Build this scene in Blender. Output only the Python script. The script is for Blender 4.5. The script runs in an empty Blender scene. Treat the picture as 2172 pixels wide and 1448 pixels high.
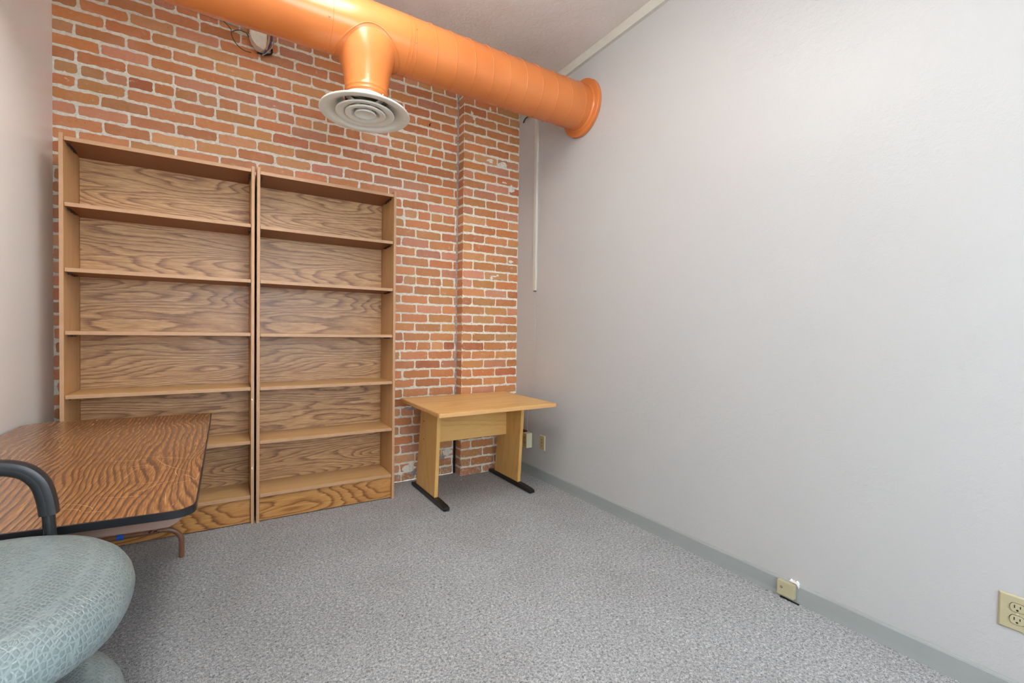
import bpy, bmesh, math, random
from mathutils import Vector, Matrix, noise
random.seed(7)
C = bpy.context.scene.collection
sc = bpy.context.scene

# ---------------------------------------------------------------- camera
F_PX = 967.2
cam = bpy.data.objects.new('camera', bpy.data.cameras.new('camera'))
C.objects.link(cam)
cam.data.sensor_width = 36.0
cam.data.lens = 36.0*F_PX/2172.0
cam.data.clip_start = 0.02
r_ = Vector((0.849706, -0.527101, 0.012857)); u_ = Vector((-0.001475, 0.022008, 0.999757)); f_ = Vector((0.527255, 0.849518, -0.017923))
m = Matrix.Identity(4)
for i in range(3):
    m[i][0] = r_[i]; m[i][1] = u_[i]; m[i][2] = -f_[i]
m[0][3], m[1][3], m[2][3] = -2.1398, -3.4737, 1.1734
cam.matrix_world = m
sc.camera = cam

# ---------------------------------------------------------------- world, exposure
w = bpy.data.worlds.new('world'); sc.world = w; w.use_nodes = True
w.node_tree.nodes['Background'].inputs[0].default_value = (0.80, 0.90, 1.0, 1)   # overcast daylight
w.node_tree.nodes['Background'].inputs[1].default_value = 10.0
sc.view_settings.view_transform = 'Standard'
sc.view_settings.look = 'None'
sc.view_settings.gamma = 1.0
sc.view_settings.use_curve_mapping = False
sc.view_settings.exposure = 0.26
LAMP_MAIN = 17.0      # lens of the fixture over the middle of the room
LAMP_FILL = 6.0      # lens of the fill fixture added behind the camera to even the light
LAMP_COL = (1.0, 0.985, 0.95)

W_, HC = 2.963, 3.16
DP, XP = 0.1056, -0.529
YR = -5.1

# ---------------------------------------------------------------- node helpers
def srgb(r, g, b):
    def f(c):
        c /= 255.0
        return c/12.92 if c <= 0.04045 else ((c+0.055)/1.055)**2.4
    return (f(r), f(g), f(b), 1.0)

class N:
    def __init__(s, name):
        s.mat = bpy.data.materials.new(name); s.mat.use_nodes = True
        s.nt = s.mat.node_tree; s.b = s.nt.nodes['Principled BSDF']
        s.tc = s.nt.nodes.new('ShaderNodeTexCoord')
    def link(s, a, b): s.nt.links.new(a, b)
    def node(s, t, **kw):
        n = s.nt.nodes.new(t)
        for k, v in kw.items(): setattr(n, k, v)
        return n
    def coords(s, scale=(1, 1, 1), loc=(0, 0, 0), rot=(0, 0, 0)):
        n = s.node('ShaderNodeMapping')
        n.inputs['Scale'].default_value = scale; n.inputs['Location'].default_value = loc
        n.inputs['Rotation'].default_value = rot
        s.link(s.tc.outputs['Object'], n.inputs['Vector']); return n.outputs[0]
    def noise(s, vec, scale, detail=2.0, rough=0.5, dist=0.0):
        n = s.node('ShaderNodeTexNoise')
        n.inputs['Scale'].default_value = scale; n.inputs['Detail'].default_value = detail
        n.inputs['Roughness'].default_value = rough; n.inputs['Distortion'].default_value = dist
        s.link(vec, n.inputs['Vector']); return n.outputs['Fac']
    def math(s, op, a, b=None, clamp=False):
        n = s.node('ShaderNodeMath', operation=op); n.use_clamp = clamp
        for i, v in enumerate((a, b)):
            if v is None: continue
            if isinstance(v, (int, float)): n.inputs[i].default_value = v
            else: s.link(v, n.inputs[i])
        return n.outputs[0]
    def ramp(s, fac, stops, interp='LINEAR'):
        n = s.node('ShaderNodeValToRGB'); n.color_ramp.interpolation = interp
        e = n.color_ramp.elements
        while len(e) < len(stops): e.new(0.5)
        for i, (p, c) in enumerate(stops): e[i].position = p; e[i].color = c
        s.link(fac, n.inputs[0]); return n.outputs[0]
    def mix(s, fac, a, b, blend='MIX'):
        n = s.node('ShaderNodeMix', data_type='RGBA', blend_type=blend)
        for sock, v in ((n.inputs[0], fac), (n.inputs[6], a), (n.inputs[7], b)):
            if isinstance(v, (int, float)): sock.default_value = v
            elif isinstance(v, tuple): sock.default_value = v
            else: s.link(v, sock)
        return n.outputs[2]
    def bump(s, h, strength=0.3, dist=0.01, prev=None):
        n = s.node('ShaderNodeBump')
        n.inputs['Strength'].default_value = strength; n.inputs['Distance'].default_value = dist
        s.link(h, n.inputs['Height'])
        if prev is not None: s.link(prev, n.inputs['Normal'])
        s.link(n.outputs[0], s.b.inputs['Normal']); return n.outputs[0]
    def out(s, col=None, rough=None, metal=None, spec=None, coat=None, coat_r=None):
        for k, v in (('Base Color', col), ('Roughness', rough), ('Metallic', metal), ('Specular IOR Level', spec), ('Coat Weight', coat), ('Coat Roughness', coat_r)):
            if v is None: continue
            if isinstance(v, (int, float)): s.b.inputs[k].default_value = v
            elif isinstance(v, tuple): s.b.inputs[k].default_value = v
            else: s.link(v, s.b.inputs[k])
        return s.mat

def plain(name, col, rough=0.5, metal=0.0, var=0.06, nscale=30, bump=0.0, spec=None, coat=None):
    n = N(name); f = n.noise(n.coords(), nscale, 3)
    dark = tuple(c*(1-var) for c in col[:3])+(1,); lite = tuple(min(1, c*(1+var)) for c in col[:3])+(1,)
    c = n.ramp(f, [(0.3, dark), (0.7, lite)])
    if bump: n.bump(f, bump, 0.002)
    return n.out(c, rough, metal, spec, coat)

# ---------------------------------------------------------------- materials
def m_paint(name, col, rough, bs=0.25, scale=140):
    n = N(name); v = n.coords()
    big = n.noise(v, 1.1, 3)
    c = n.ramp(big, [(0.3, tuple(x*0.975 for x in col[:3])+(1,)), (0.7, col)])
    h = n.noise(v, scale, 3, 0.5); h2 = n.noise(v, scale*0.28, 2, 0.5, 0.3)
    n.bump(n.math('ADD', h, n.math('MULTIPLY', h2, 1.5)), bs, 0.0015)
    return n.out(c, rough)
M = {}
M['wall_right'] = m_paint('painted_wall_grey_white', srgb(190, 190, 189), 0.42, 0.5)
M['wall_left'] = m_paint('painted_wall_warm_white', srgb(252, 249, 246), 0.26, 0.08)
M['base'] = m_paint('baseboard_grey', srgb(158, 163, 161), 0.4, 0.05, 60)
M['trim'] = plain('trim_cream', srgb(205, 203, 192), 0.45, var=0.03)

def m_ceiling():
    n = N('ceiling_textured'); v = n.coords()
    a = n.noise(v, 22, 5, 0.6, 1.2); b = n.noise(v, 60, 3)
    fl = n.ramp(a, [(0.42, (0, 0, 0, 1)), (0.55, (1, 1, 1, 1))])
    n.bump(n.math('ADD', n.math('MULTIPLY', fl, 0.8), n.math('MULTIPLY', b, 0.4)), 0.25, 0.004)
    return n.out(n.ramp(n.noise(v, 3, 2), [(0.3, srgb(218, 210, 203)), (0.7, srgb(226, 218, 211))]), 0.6)
M['ceiling'] = m_ceiling()

def m_carpet():
    n = N('carpet_grey_loop'); v = n.coords()
    f1 = n.noise(v, 330, 2, 0.6); f2 = n.noise(v, 105, 3, 0.7, 0.6); f3 = n.noise(v, 2.2, 3, 0.55)
    s = n.math('ADD', n.math('MULTIPLY', f1, 0.45), n.math('MULTIPLY', f2, 0.55))
    c = n.ramp(s, [(0.34, srgb(68, 69, 71)), (0.45, srgb(150, 152, 154)), (0.54, srgb(186, 188, 189)), (0.66, srgb(238, 238, 235))])
    st = n.ramp(f3, [(0.33, (0.9, 0.89, 0.88, 1)), (0.6, (1, 1, 1, 1))])
    c = n.mix(1.0, c, st, 'MULTIPLY')
    n.bump(s, 0.9, 0.008)
    n.out(c, 0.95, spec=0.15)
    return n.mat
M['carpet'] = m_carpet()

def m_brick():
    n = N('sealed_red_brick'); v = n.coords()
    at = n.node('ShaderNodeAttribute', attribute_name='Col')
    f = n.noise(v, 55, 5, 0.65); g = n.noise(v, 9, 4, 0.6, 0.4)
    c = n.mix(n.math('MULTIPLY', f, 0.95), at.outputs['Color'], n.mix(1.0, at.outputs['Color'], (0.72, 0.62, 0.56, 1), 'MULTIPLY'))
    c = n.mix(n.ramp(g, [(0.45, (0, 0, 0, 1)), (0.75, (0.35, 0.35, 0.35, 1))]), c, srgb(215, 158, 126))
    # mortar film, chips, whitish scuffs and painted-in gloss highlights on the bricks
    sc1 = n.noise(n.coords((1, 1, 1.6)), 34, 6, 0.72, 0.8)
    scm = n.ramp(sc1, [(0.63, (0, 0, 0, 1)), (0.68, (0.8, 0.8, 0.8, 1))])
    c = n.mix(scm, c, srgb(222, 200, 180))
    dk = n.noise(n.coords(loc=(3, 5, 1)), 42, 5, 0.7)
    c = n.mix(n.ramp(dk, [(0.30, (0.8, 0.8, 0.8, 1)), (0.36, (0, 0, 0, 1))]), c, srgb(95, 45, 30))
    # crumbling lime film along the foot of the wall
    sep = n.node('ShaderNodeSeparateXYZ'); n.link(n.tc.outputs['Object'], sep.inputs[0])
    low = n.math('MULTIPLY', n.math('SUBTRACT', 0.52, sep.outputs[2]), 0.5, True)
    lf = n.math('ADD', n.noise(v, 30, 6, 0.75, 0.5), n.math('MULTIPLY', low, 0.75))
    lm = n.ramp(lf, [(0.66, (0, 0, 0, 1)), (0.74, (0.8, 0.8, 0.8, 1))])
    c = n.mix(lm, c, n.ramp(n.noise(v, 70, 4), [(0.35, srgb(120, 100, 92)), (0.6, srgb(205, 188, 172))]))
    n.bump(n.math('ADD', f, n.math('MULTIPLY', sc1, 0.8)), 0.45, 0.004)
    return n.out(c, n.ramp(g, [(0.3, (0.30, 0.30, 0.30, 1)), (0.7, (0.48, 0.48, 0.48, 1))]))
M['brick'] = m_brick()
def m_mortar():
    n = N('lime_mortar'); v = n.coords()
    f = n.noise(v, 60, 6, 0.7); g = n.noise(v, 14, 4, 0.7)
    c = n.ramp(f, [(0.3, srgb(206, 198, 180)), (0.5, srgb(236, 230, 214)), (0.75, srgb(246, 242, 230))])
    c = n.mix(n.ramp(g, [(0.24, (1, 1, 1, 1)), (0.32, (0, 0, 0, 1))]), c, srgb(96, 80, 74))
    n.bump(n.math('ADD', f, g), 0.8, 0.008)
    return n.out(c, 0.65)
M['mortar'] = m_mortar()
M['mortar_dirty'] = plain('grey_dirty_mortar', srgb(158, 148, 142), 0.75, var=0.35, nscale=70, bump=0.8)
M['gap'] = plain('painted_dark_gap', (0.012, 0.009, 0.008, 1), 0.9)  # near-black for nail hole, carpet strip and the pier gap's painted-in shade

def m_wood(name, dark, mid, lite, axis='X', freq=3.0, k=14.0, rough=0.4, seed=0.0, warp=0.3, line=1.0, stretch=5.0, streak=1.0, tilt=0.0, rag=1.0, lin=0.0):
    """laminate print of flat-sawn grain: growth-ring contours of a stretched noise field, ragged by fine streaks"""
    n = N(name)
    st = {'X': (1/stretch, 1, 1), 'Y': (1, 1/stretch, 1), 'Z': (1, 1, 1/stretch)}[axis]
    base = n.coords((1, 1, 1), (seed, seed*1.7, seed*0.6), (0, 0, tilt))
    def mp(vec, sc_):
        q = n.node('ShaderNodeMapping'); q.inputs['Scale'].default_value = sc_; n.link(vec, q.inputs['Vector']); return q.outputs[0]
    fld = n.noise(mp(base, st), freq, 1.6, 0.45, warp)
    ss = {'X': (0.05, 1, 1), 'Y': (1, 0.05, 1), 'Z': (1, 1, 0.05)}[axis]
    sv = mp(base, ss)
    fine = n.noise(sv, 300, 2, 0.6); mid_n = n.noise(sv, 75, 3, 0.55)
    zig = n.noise(mp(base, {'X': (0.35, 1, 1), 'Y': (1, 0.35, 1), 'Z': (1, 1, 0.35)}[axis]), 38, 2, 0.6)
    ph = n.math('ADD', n.math('MULTIPLY', fld, k), n.math('ADD', n.math('MULTIPLY', mid_n, 0.55*rag), n.math('MULTIPLY', zig, 0.45*rag)))
    if lin:
        sp = n.node('ShaderNodeSeparateXYZ'); n.link(base, sp.inputs[0])
        ph = n.math('ADD', ph, n.math('MULTIPLY', sp.outputs[{'X': 2, 'Y': 0, 'Z': 0}[axis]], lin))
    fr = n.math('FRACT', ph)
    saw = n.ramp(fr, [(0.0, (1, 1, 1, 1)), (0.08, (0.8, 0.8, 0.8, 1)), (0.30, (0.22, 0.22, 0.22, 1)), (0.80, (0.0, 0.0, 0.0, 1)), (0.93, (0.45, 0.45, 0.45, 1)), (1.0, (1, 1, 1, 1))])
    t = n.math('ADD', n.math('MULTIPLY', saw, 0.55*line), n.math('ADD', n.math('MULTIPLY', fine, 0.52*streak), n.math('MULTIPLY', mid_n, 0.30*streak)))
    lo = 0.41*streak-0.12*streak
    c = n.ramp(t, [(lo, lite), (lo+0.26, mid), (lo+0.62, dark)])
    n.bump(t, 0.05, 0.001)
    return n.out(c, rough)
M['shelf_back'] = m_wood('oak_laminate_figured', srgb(132, 92, 62), srgb(188, 144, 98), srgb(218, 178, 128), 'X', 4.4, 28, 0.38, 1.3, 0.2, 0.75, 6, 1.35)
M['shelf_kick'] = m_wood('oak_laminate_kick', srgb(118, 74, 34), srgb(180, 124, 66), srgb(208, 156, 92), 'X', 5.5, 20, 0.38, 4.7, 0.3, 0.85, 5, 1.0)
M['shelf_side'] = m_wood('oak_laminate_plain', srgb(160, 112, 66), srgb(196, 150, 98), srgb(214, 170, 118), 'Z', 4, 7, 0.4, 2.1, 0.2, 0.25, 8, 0.8)
M['shelf_top'] = m_wood('oak_laminate_shelf', srgb(166, 118, 68), srgb(206, 160, 102), srgb(222, 180, 124), 'X', 4, 7, 0.38, 3.1, 0.2, 0.25, 8, 0.8)
M['edge'] = plain('taupe_brown_edge_band', srgb(190, 148, 112), 0.42, var=0.05)
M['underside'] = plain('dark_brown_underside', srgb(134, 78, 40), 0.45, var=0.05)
M['bracket'] = plain('black_shelf_bracket', (0.02, 0.018, 0.016, 1), 0.4)
M['desk'] = m_wood('light_oak_veneer', srgb(196, 142, 72), srgb(222, 172, 98), srgb(234, 190, 118), 'X', 4, 9, 0.33, 6.2, 0.3, 0.45, 6, 0.7)
M['desk_v'] = m_wood('light_oak_veneer_upright', srgb(186, 134, 68), srgb(214, 164, 92), srgb(228, 182, 110), 'Z', 5, 8, 0.38, 8.2, 0.3, 0.35, 6, 0.7)
M['desk_edge'] = m_wood('light_oak_edge', srgb(186, 132, 78), srgb(214, 162, 104), srgb(226, 178, 122), 'X', 12, 4, 0.4, 1.2, 0.3, 0.4, 12, 0.9)
M['walnut'] = m_wood('walnut_laminate_worn', srgb(88, 58, 44), srgb(140, 96, 62), srgb(182, 134, 82), 'Y', 6.0, 7.5, 0.2, 9.4, 0.35, 0.8, 3.6, 1.2, rag=0.55, tilt=-0.03, lin=58.0)
M['black_tmould'] = plain('black_plastic_edge', (0.010, 0.010, 0.012, 1), 0.3)
M['table_metal'] = plain('brown_enamel_apron', srgb(140, 112, 98), 0.22, 0.0, 0.08, 12)
M['table_leg'] = plain('brown_enamel_tube', srgb(128, 88, 66), 0.3, 0.0, 0.1, 40)
M['rust'] = plain('rust_weld', srgb(70, 28, 16), 0.8, bump=0.8)
M['blue'] = plain('blue_tape', srgb(20, 90, 190), 0.5)
M['scratch'] = plain('scratched_laminate', srgb(196, 154, 108), 0.5)
M['black_metal'] = plain('black_powder_coat', (0.012, 0.011, 0.011, 1), 0.42)
M['black_rubber'] = plain('black_arm_plastic', (0.018, 0.019, 0.021, 1), 0.36, bump=0.05, nscale=900)
M['black_seam'] = plain('black_seam', (0.003, 0.003, 0.003, 1), 0.8)
M['black_tube'] = plain('black_gloss_tube', (0.018, 0.019, 0.021, 1), 0.25)
M['cream'] = plain('aged_ivory_plastic', srgb(184, 175, 142), 0.35, var=0.03)
M['cream_light'] = plain('cream_plastic', srgb(214, 206, 172), 0.35, var=0.03)
M['tan_plate'] = plain('tan_plastic_plate', srgb(190, 168, 118), 0.35, var=0.03)
M['brown_plate'] = plain('brown_plastic_plate', srgb(128, 78, 52), 0.3, var=0.03)
M['hole'] = plain('dark_slot', (0.01, 0.008, 0.006, 1), 0.8)
M['steel'] = plain('screw_steel', srgb(170, 168, 160), 0.3, 0.8)
M['wire_white'] = plain('white_wire', srgb(178, 176, 178), 0.45)
M['wire_black'] = plain('black_wire', (0.015, 0.012, 0.012, 1), 0.45)
M['wire_purple'] = plain('purple_wire', srgb(82, 70, 120), 0.45)
M['wire_tan'] = plain('tan_wire', srgb(180, 150, 120), 0.45)
M['foam'] = plain('cream_foam_block', srgb(226, 216, 198), 0.6, bump=0.4, nscale=60)
M['spackle'] = plain('white_spackle', srgb(240, 239, 236), 0.6)
def m_duct():
    n = N('orange_enamel_duct'); v = n.coords()
    f = n.noise(v, 3.5, 3)
    c = n.ramp(f, [(0.3, srgb(204, 116, 58)), (0.7, srgb(213, 126, 66))])
    n.bump(n.noise(v, 5, 3, 0.5, 0.3), 0.25, 0.01)
    return n.out(c, 0.24)
M['duct'] = m_duct()
M['vent'] = plain('vent_off_white', srgb(226, 225, 214), 0.42, var=0.02)
M['vent_metal'] = plain('vent_damper_metal', srgb(120, 112, 96), 0.4, 0.5)
def m_seat():
    n = N('grey_green_patterned_vinyl')
    vo = n.node('ShaderNodeTexVoronoi', feature='DISTANCE_TO_EDGE')
    vo.inputs['Scale'].default_value = 1.0; vo.inputs['Randomness'].default_value = 0.42
    n.link(n.coords((150, 105, 105), rot=(0, 0, 0.5)), vo.inputs['Vector'])
    d = vo.outputs['Distance']
    cell = n.ramp(d, [(0.04, (0, 0, 0, 1)), (0.24, (1, 1, 1, 1))])
    g = n.noise(n.coords(), 6, 3)
    gl = n.ramp(g, [(0.3, srgb(114, 128, 130)), (0.7, srgb(124, 138, 139))])
    c = n.mix(cell, n.mix(0.35, gl, srgb(156, 170, 169)), gl)
    c = n.mix(n.math('MULTIPLY', cell, 0.22), c, srgb(90, 102, 102))
    f = n.noise(n.coords(), 420, 2)
    n.bump(n.math('ADD', n.math('MULTIPLY', cell, 1.0), n.math('MULTIPLY', f, 0.2)), 0.35, 0.003)
    return n.out(c, 0.33)
M['seat'] = m_seat()
def m_emit(name, s):
    n = N(name)
    n.b.inputs['Emission Color'].default_value = LAMP_COL+(1,)
    n.b.inputs['Emission Strength'].default_value = s
    return n.out((0.9, 0.9, 0.9, 1), 0.4)
M['lens_main'] = m_emit('lit_lens_main', LAMP_MAIN)
M['lens_fill'] = m_emit('lit_lens_fill', LAMP_FILL)

# ---------------------------------------------------------------- mesh helpers
def link(name, bm, mats, parent=None, loc=None, smooth=False, bevel=0.0):
    """verts are in world metres; the object is shifted so its origin sits on loc or its parent's origin"""
    if bevel:
        bmesh.ops.bevel(bm, geom=[e for e in bm.edges if len(e.link_faces) == 2 and e.calc_face_angle(0) > 0.5], offset=bevel, segments=2, profile=0.5, affect='EDGES')
    me = bpy.data.meshes.new(name)
    o0 = Vector(parent.location) if parent is not None and parent.parent is None else Vector((0, 0, 0))
    if parent is not None and parent.parent is not None:
        o0 = Vector(parent.parent.location)
    shift = Vector(loc) if (loc is not None and parent is None) else o0
    for v in bm.verts: v.co -= shift
    bm.normal_update(); bm.to_mesh(me); bm.free()
    for mt in (mats if isinstance(mats, (list, tuple)) else [mats]): me.materials.append(mt)
    if smooth:
        me.shade_smooth() if hasattr(me, 'shade_smooth') else None
        for p in me.polygons: p.use_smooth = True
        try: me.set_sharp_from_angle(angle=math.radians(38))
        except Exception: pass
    o = bpy.data.objects.new(name, me); C.objects.link(o)
    if parent is not None: o.parent = parent
    elif loc is not None: o.location = loc
    return o
def link_each(name, bm, mats, parent=None, **k):
    """one object per connected piece"""
    bm.verts.index_update(); bm.verts.ensure_lookup_table(); seen = set(); out = []
    for v0 in bm.verts:
        if v0.index in seen: continue
        st = [v0]; comp = set([v0.index])
        while st:
            v = st.pop()
            for e in v.link_edges:
                o = e.other_vert(v)
                if o.index not in comp: comp.add(o.index); st.append(o)
        seen |= comp
        b2 = bmesh.new(); mp = {}
        for i in sorted(comp): mp[i] = b2.verts.new(bm.verts[i].co)
        fs = set(f for i in comp for f in bm.verts[i].link_faces)
        for f in sorted(fs, key=lambda f: f.index):
            nf = b2.faces.new([mp[v.index] for v in f.verts]); nf.material_index = f.material_index
        out.append(link(name, b2, mats, parent, **k))
    bm.free(); return out
def thing(name, label, cat, loc, group=None):
    o = bpy.data.objects.new(name, None); C.objects.link(o); o.location = loc
    o.empty_display_size = 0.05
    o['label'] = label; o['category'] = cat
    if group: o['group'] = group
    return o
def tag(o, label, cat, group=None):
    o['label'] = label; o['category'] = cat
    if group: o['group'] = group
    return o
def struct(name, bm, mats, **k):
    o = link(name, bm, mats, **k); o['kind'] = 'structure'; return o
def box(bm, x0, x1, y0, y1, z0, z1, mi=0):
    vs = [bm.verts.new(p) for p in ((x0, y0, z0), (x1, y0, z0), (x1, y1, z0), (x0, y1, z0), (x0, y0, z1), (x1, y0, z1), (x1, y1, z1), (x0, y1, z1))]
    for q in ((0, 3, 2, 1), (4, 5, 6, 7), (0, 1, 5, 4), (1, 2, 6, 5), (2, 3, 7, 6), (3, 0, 4, 7)):
        f = bm.faces.new([vs[i] for i in q]); f.material_index = mi
    return vs
def B(*a, mi=0):
    bm = bmesh.new(); box(bm, *a, mi=mi); return bm
def prism(bm, pts, z0, z1, mi=0, mi_top=None):
    a = [bm.verts.new((x, y, z0)) for x, y in pts]; b = [bm.verts.new((x, y, z1)) for x, y in pts]
    n = len(pts)
    f = bm.faces.new(b); f.material_index = mi if mi_top is None else mi_top
    f = bm.faces.new(a[::-1]); f.material_index = mi
    for i in range(n):
        f = bm.faces.new((a[i], a[(i+1) % n], b[(i+1) % n], b[i])); f.material_index = mi
def lathe(bm, prof, c, seg=64, ax='Z', mi=0):
    """prof: list of (r, h); axis through c"""
    rings = []
    for r, h in prof:
        if r < 1e-6:
            p = {'Z': (c[0], c[1], c[2]+h), 'X': (c[0]+h, c[1], c[2]), 'Y': (c[0], c[1]+h, c[2])}[ax]
            rings.append([bm.verts.new(p)]); continue
        ring = []
        for i in range(seg):
            a = 2*math.pi*i/seg; ca, sa = r*math.cos(a), r*math.sin(a)
            p = {'Z': (c[0]+ca, c[1]+sa, c[2]+h), 'X': (c[0]+h, c[1]+ca, c[2]+sa), 'Y': (c[0]+ca, c[1]+h, c[2]+sa)}[ax]
            ring.append(bm.verts.new(p))
        rings.append(ring)
    for A, D in zip(rings, rings[1:]):
        for i in range(seg):
            j = (i+1) % seg
            if len(A) == 1 and len(D) == 1: continue
            if len(A) == 1: f = bm.faces.new((A[0], D[i], D[j]))
            elif len(D) == 1: f = bm.faces.new((A[i], A[j], D[0]))
            else: f = bm.faces.new((A[i], A[j], D[j], D[i]))
            f.material_index = mi
def smooth_path(pts, sub=6):
    """Catmull-Rom through pts"""
    P = [Vector(p) for p in pts]; P = [P[0]*2-P[1]]+P+[P[-1]*2-P[-2]]
    out = []
    for i in range(1, len(P)-2):
        for k in range(sub):
            t = k/sub; a, b, c, d = P[i-1], P[i], P[i+1], P[i+2]
            out.append(0.5*((2*b)+(c-a)*t+(2*a-5*b+4*c-d)*t*t+(3*b-a-3*c+d)*t**3))
    out.append(P[-2]); return out
def tube(bm, pts, r, seg=12, mi=0, cap=True):
    pts = [Vector(p) for p in pts]; n = len(pts)
    rr = r if isinstance(r, (list, tuple)) else [r]*n
    t0 = (pts[1]-pts[0]).normalized()
    up = Vector((0, 0, 1)) if abs(t0.z) < 0.9 else Vector((1, 0, 0))
    nx = t0.cross(up).normalized(); rings = []
    for i, p in enumerate(pts):
        t = (pts[min(i+1, n-1)]-pts[max(i-1, 0)]).normalized()
        nx = (nx-t*nx.dot(t)).normalized(); ny = t.cross(nx)
        rings.append([bm.verts.new(p+(nx*math.cos(2*math.pi*k/seg)+ny*math.sin(2*math.pi*k/seg))*rr[i]) for k in range(seg)])
    for A, D in zip(rings, rings[1:]):
        for k in range(seg):
            f = bm.faces.new((A[k], A[(k+1) % seg], D[(k+1) % seg], D[k])); f.material_index = mi
    if cap:
        f = bm.faces.new(rings[0][::-1]); f.material_index = mi
        f = bm.faces.new(rings[-1]); f.material_index = mi
def rounded(pts, rads, seg=8):
    """round the corners of a polygon given in order"""
    out = []; n = len(pts)
    for i in range(n):
        p = Vector(pts[i]); a = (Vector(pts[i-1])-p); b = (Vector(pts[(i+1) % n])-p)
        r = rads[i]
        if r <= 0: out.append(tuple(p)); continue
        a.normalize(); b.normalize()
        p0 = p+a*r; p2 = p+b*r
        for k in range(seg+1):
            t = k/seg; q = p0*(1-t)**2+p*2*t*(1-t)+p2*t*t; out.append((q.x, q.y))
    return out

# ---------------------------------------------------------------- shell of the room
struct('floor', B(-W_, 0, YR, 0, -0.02, 0), M['carpet'])
struct('ceiling', B(-W_, 0, YR, 0, HC, HC+0.02), M['ceiling'])
struct('wall_right', B(0, 0.1, YR, 0.1, -0.02, HC+0.02), M['wall_right'])
struct('wall_left', B(-W_-0.1, -W_, YR, 0.1, -0.02, HC+0.02), M['wall_left'])
# wall behind the camera with the window that lets the daylight in
WX0, WX1, WZ0, WZ1 = -2.55, -0.45, 0.85, 2.35
bm = bmesh.new()
box(bm, -W_-0.1, WX0, YR-0.1, YR, -0.02, HC+0.02); box(bm, WX1, 0.1, YR-0.1, YR, -0.02, HC+0.02)
box(bm, WX0, WX1, YR-0.1, YR, -0.02, WZ0); box(bm, WX0, WX1, YR-0.1, YR, WZ1, HC+0.02)
struct('wall_front', bm, M['wall_right'])
bm = bmesh.new()
for a in ((WX0, WX0+0.05, WZ0, WZ1), (WX1-0.05, WX1, WZ0, WZ1), (-1.525, -1.475, WZ0, WZ1)): box(bm, a[0], a[1], YR-0.07, YR-0.02, a[2], a[3])
box(bm, WX0, WX1, YR-0.07, YR-0.02, WZ0, WZ0+0.05); box(bm, WX0, WX1, YR-0.07, YR-0.02, WZ1-0.05, WZ1)
struct('window_1', bm, M['trim'])
g = N('window_glass'); gt = g.node('ShaderNodeBsdfTransparent'); gg = g.node('ShaderNodeBsdfGlossy'); gg.inputs['Roughness'].default_value = 0.02
gm = g.node('ShaderNodeMixShader'); gm.inputs[0].default_value = 0.06
g.link(gt.outputs[0], gm.inputs[1]); g.link(gg.outputs[0], gm.inputs[2]); g.link(gm.outputs[0], g.nt.nodes['Material Output'].inputs[0])
struct('window_2', B(WX0+0.05, WX1-0.05, YR-0.048, YR-0.044, WZ0+0.05, WZ1-0.05), g.mat)

def baseboard(side):
    bm = bmesh.new()
    prof = [(0.0005, 0.0), (0.0115, 0.0), (0.010, 0.02), (0.010, 0.074), (0.0075, 0.080), (0.004, 0.0825), (0.0005, 0.083)]
    ys = (YR+0.02, -DP-0.002) if side > 0 else (YR+0.02, -0.02)
    x = (lambda d: -d) if side > 0 else (lambda d: -W_+d)
    A = [[bm.verts.new((x(d), y, z)) for d, z in prof] for y in ys]
    n = len(prof)
    for i in range(n):
        j = (i+1) % n
        q = (A[0][i], A[0][j], A[1][j], A[1][i]); bm.faces.new(q if side < 0 else q[::-1])
    bm.faces.new(A[0]); bm.faces.new(A[1][::-1])
    bmesh.ops.recalc_face_normals(bm, faces=bm.faces)
    return bm
struct('baseboard_right', baseboard(1), M['base'])
struct('baseboard_left', baseboard(-1), M['base'])
# moulding along the top of the right wall, with its shadow-gap lip
bm = bmesh.new()
box(bm, -0.018, -0.0005, YR+0.02, -0.002, 3.097, 3.159); box(bm, -0.024, -0.0005, YR+0.02, -0.002, 3.089, 3.094)
struct('trim_1', bm, M['trim'])

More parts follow.
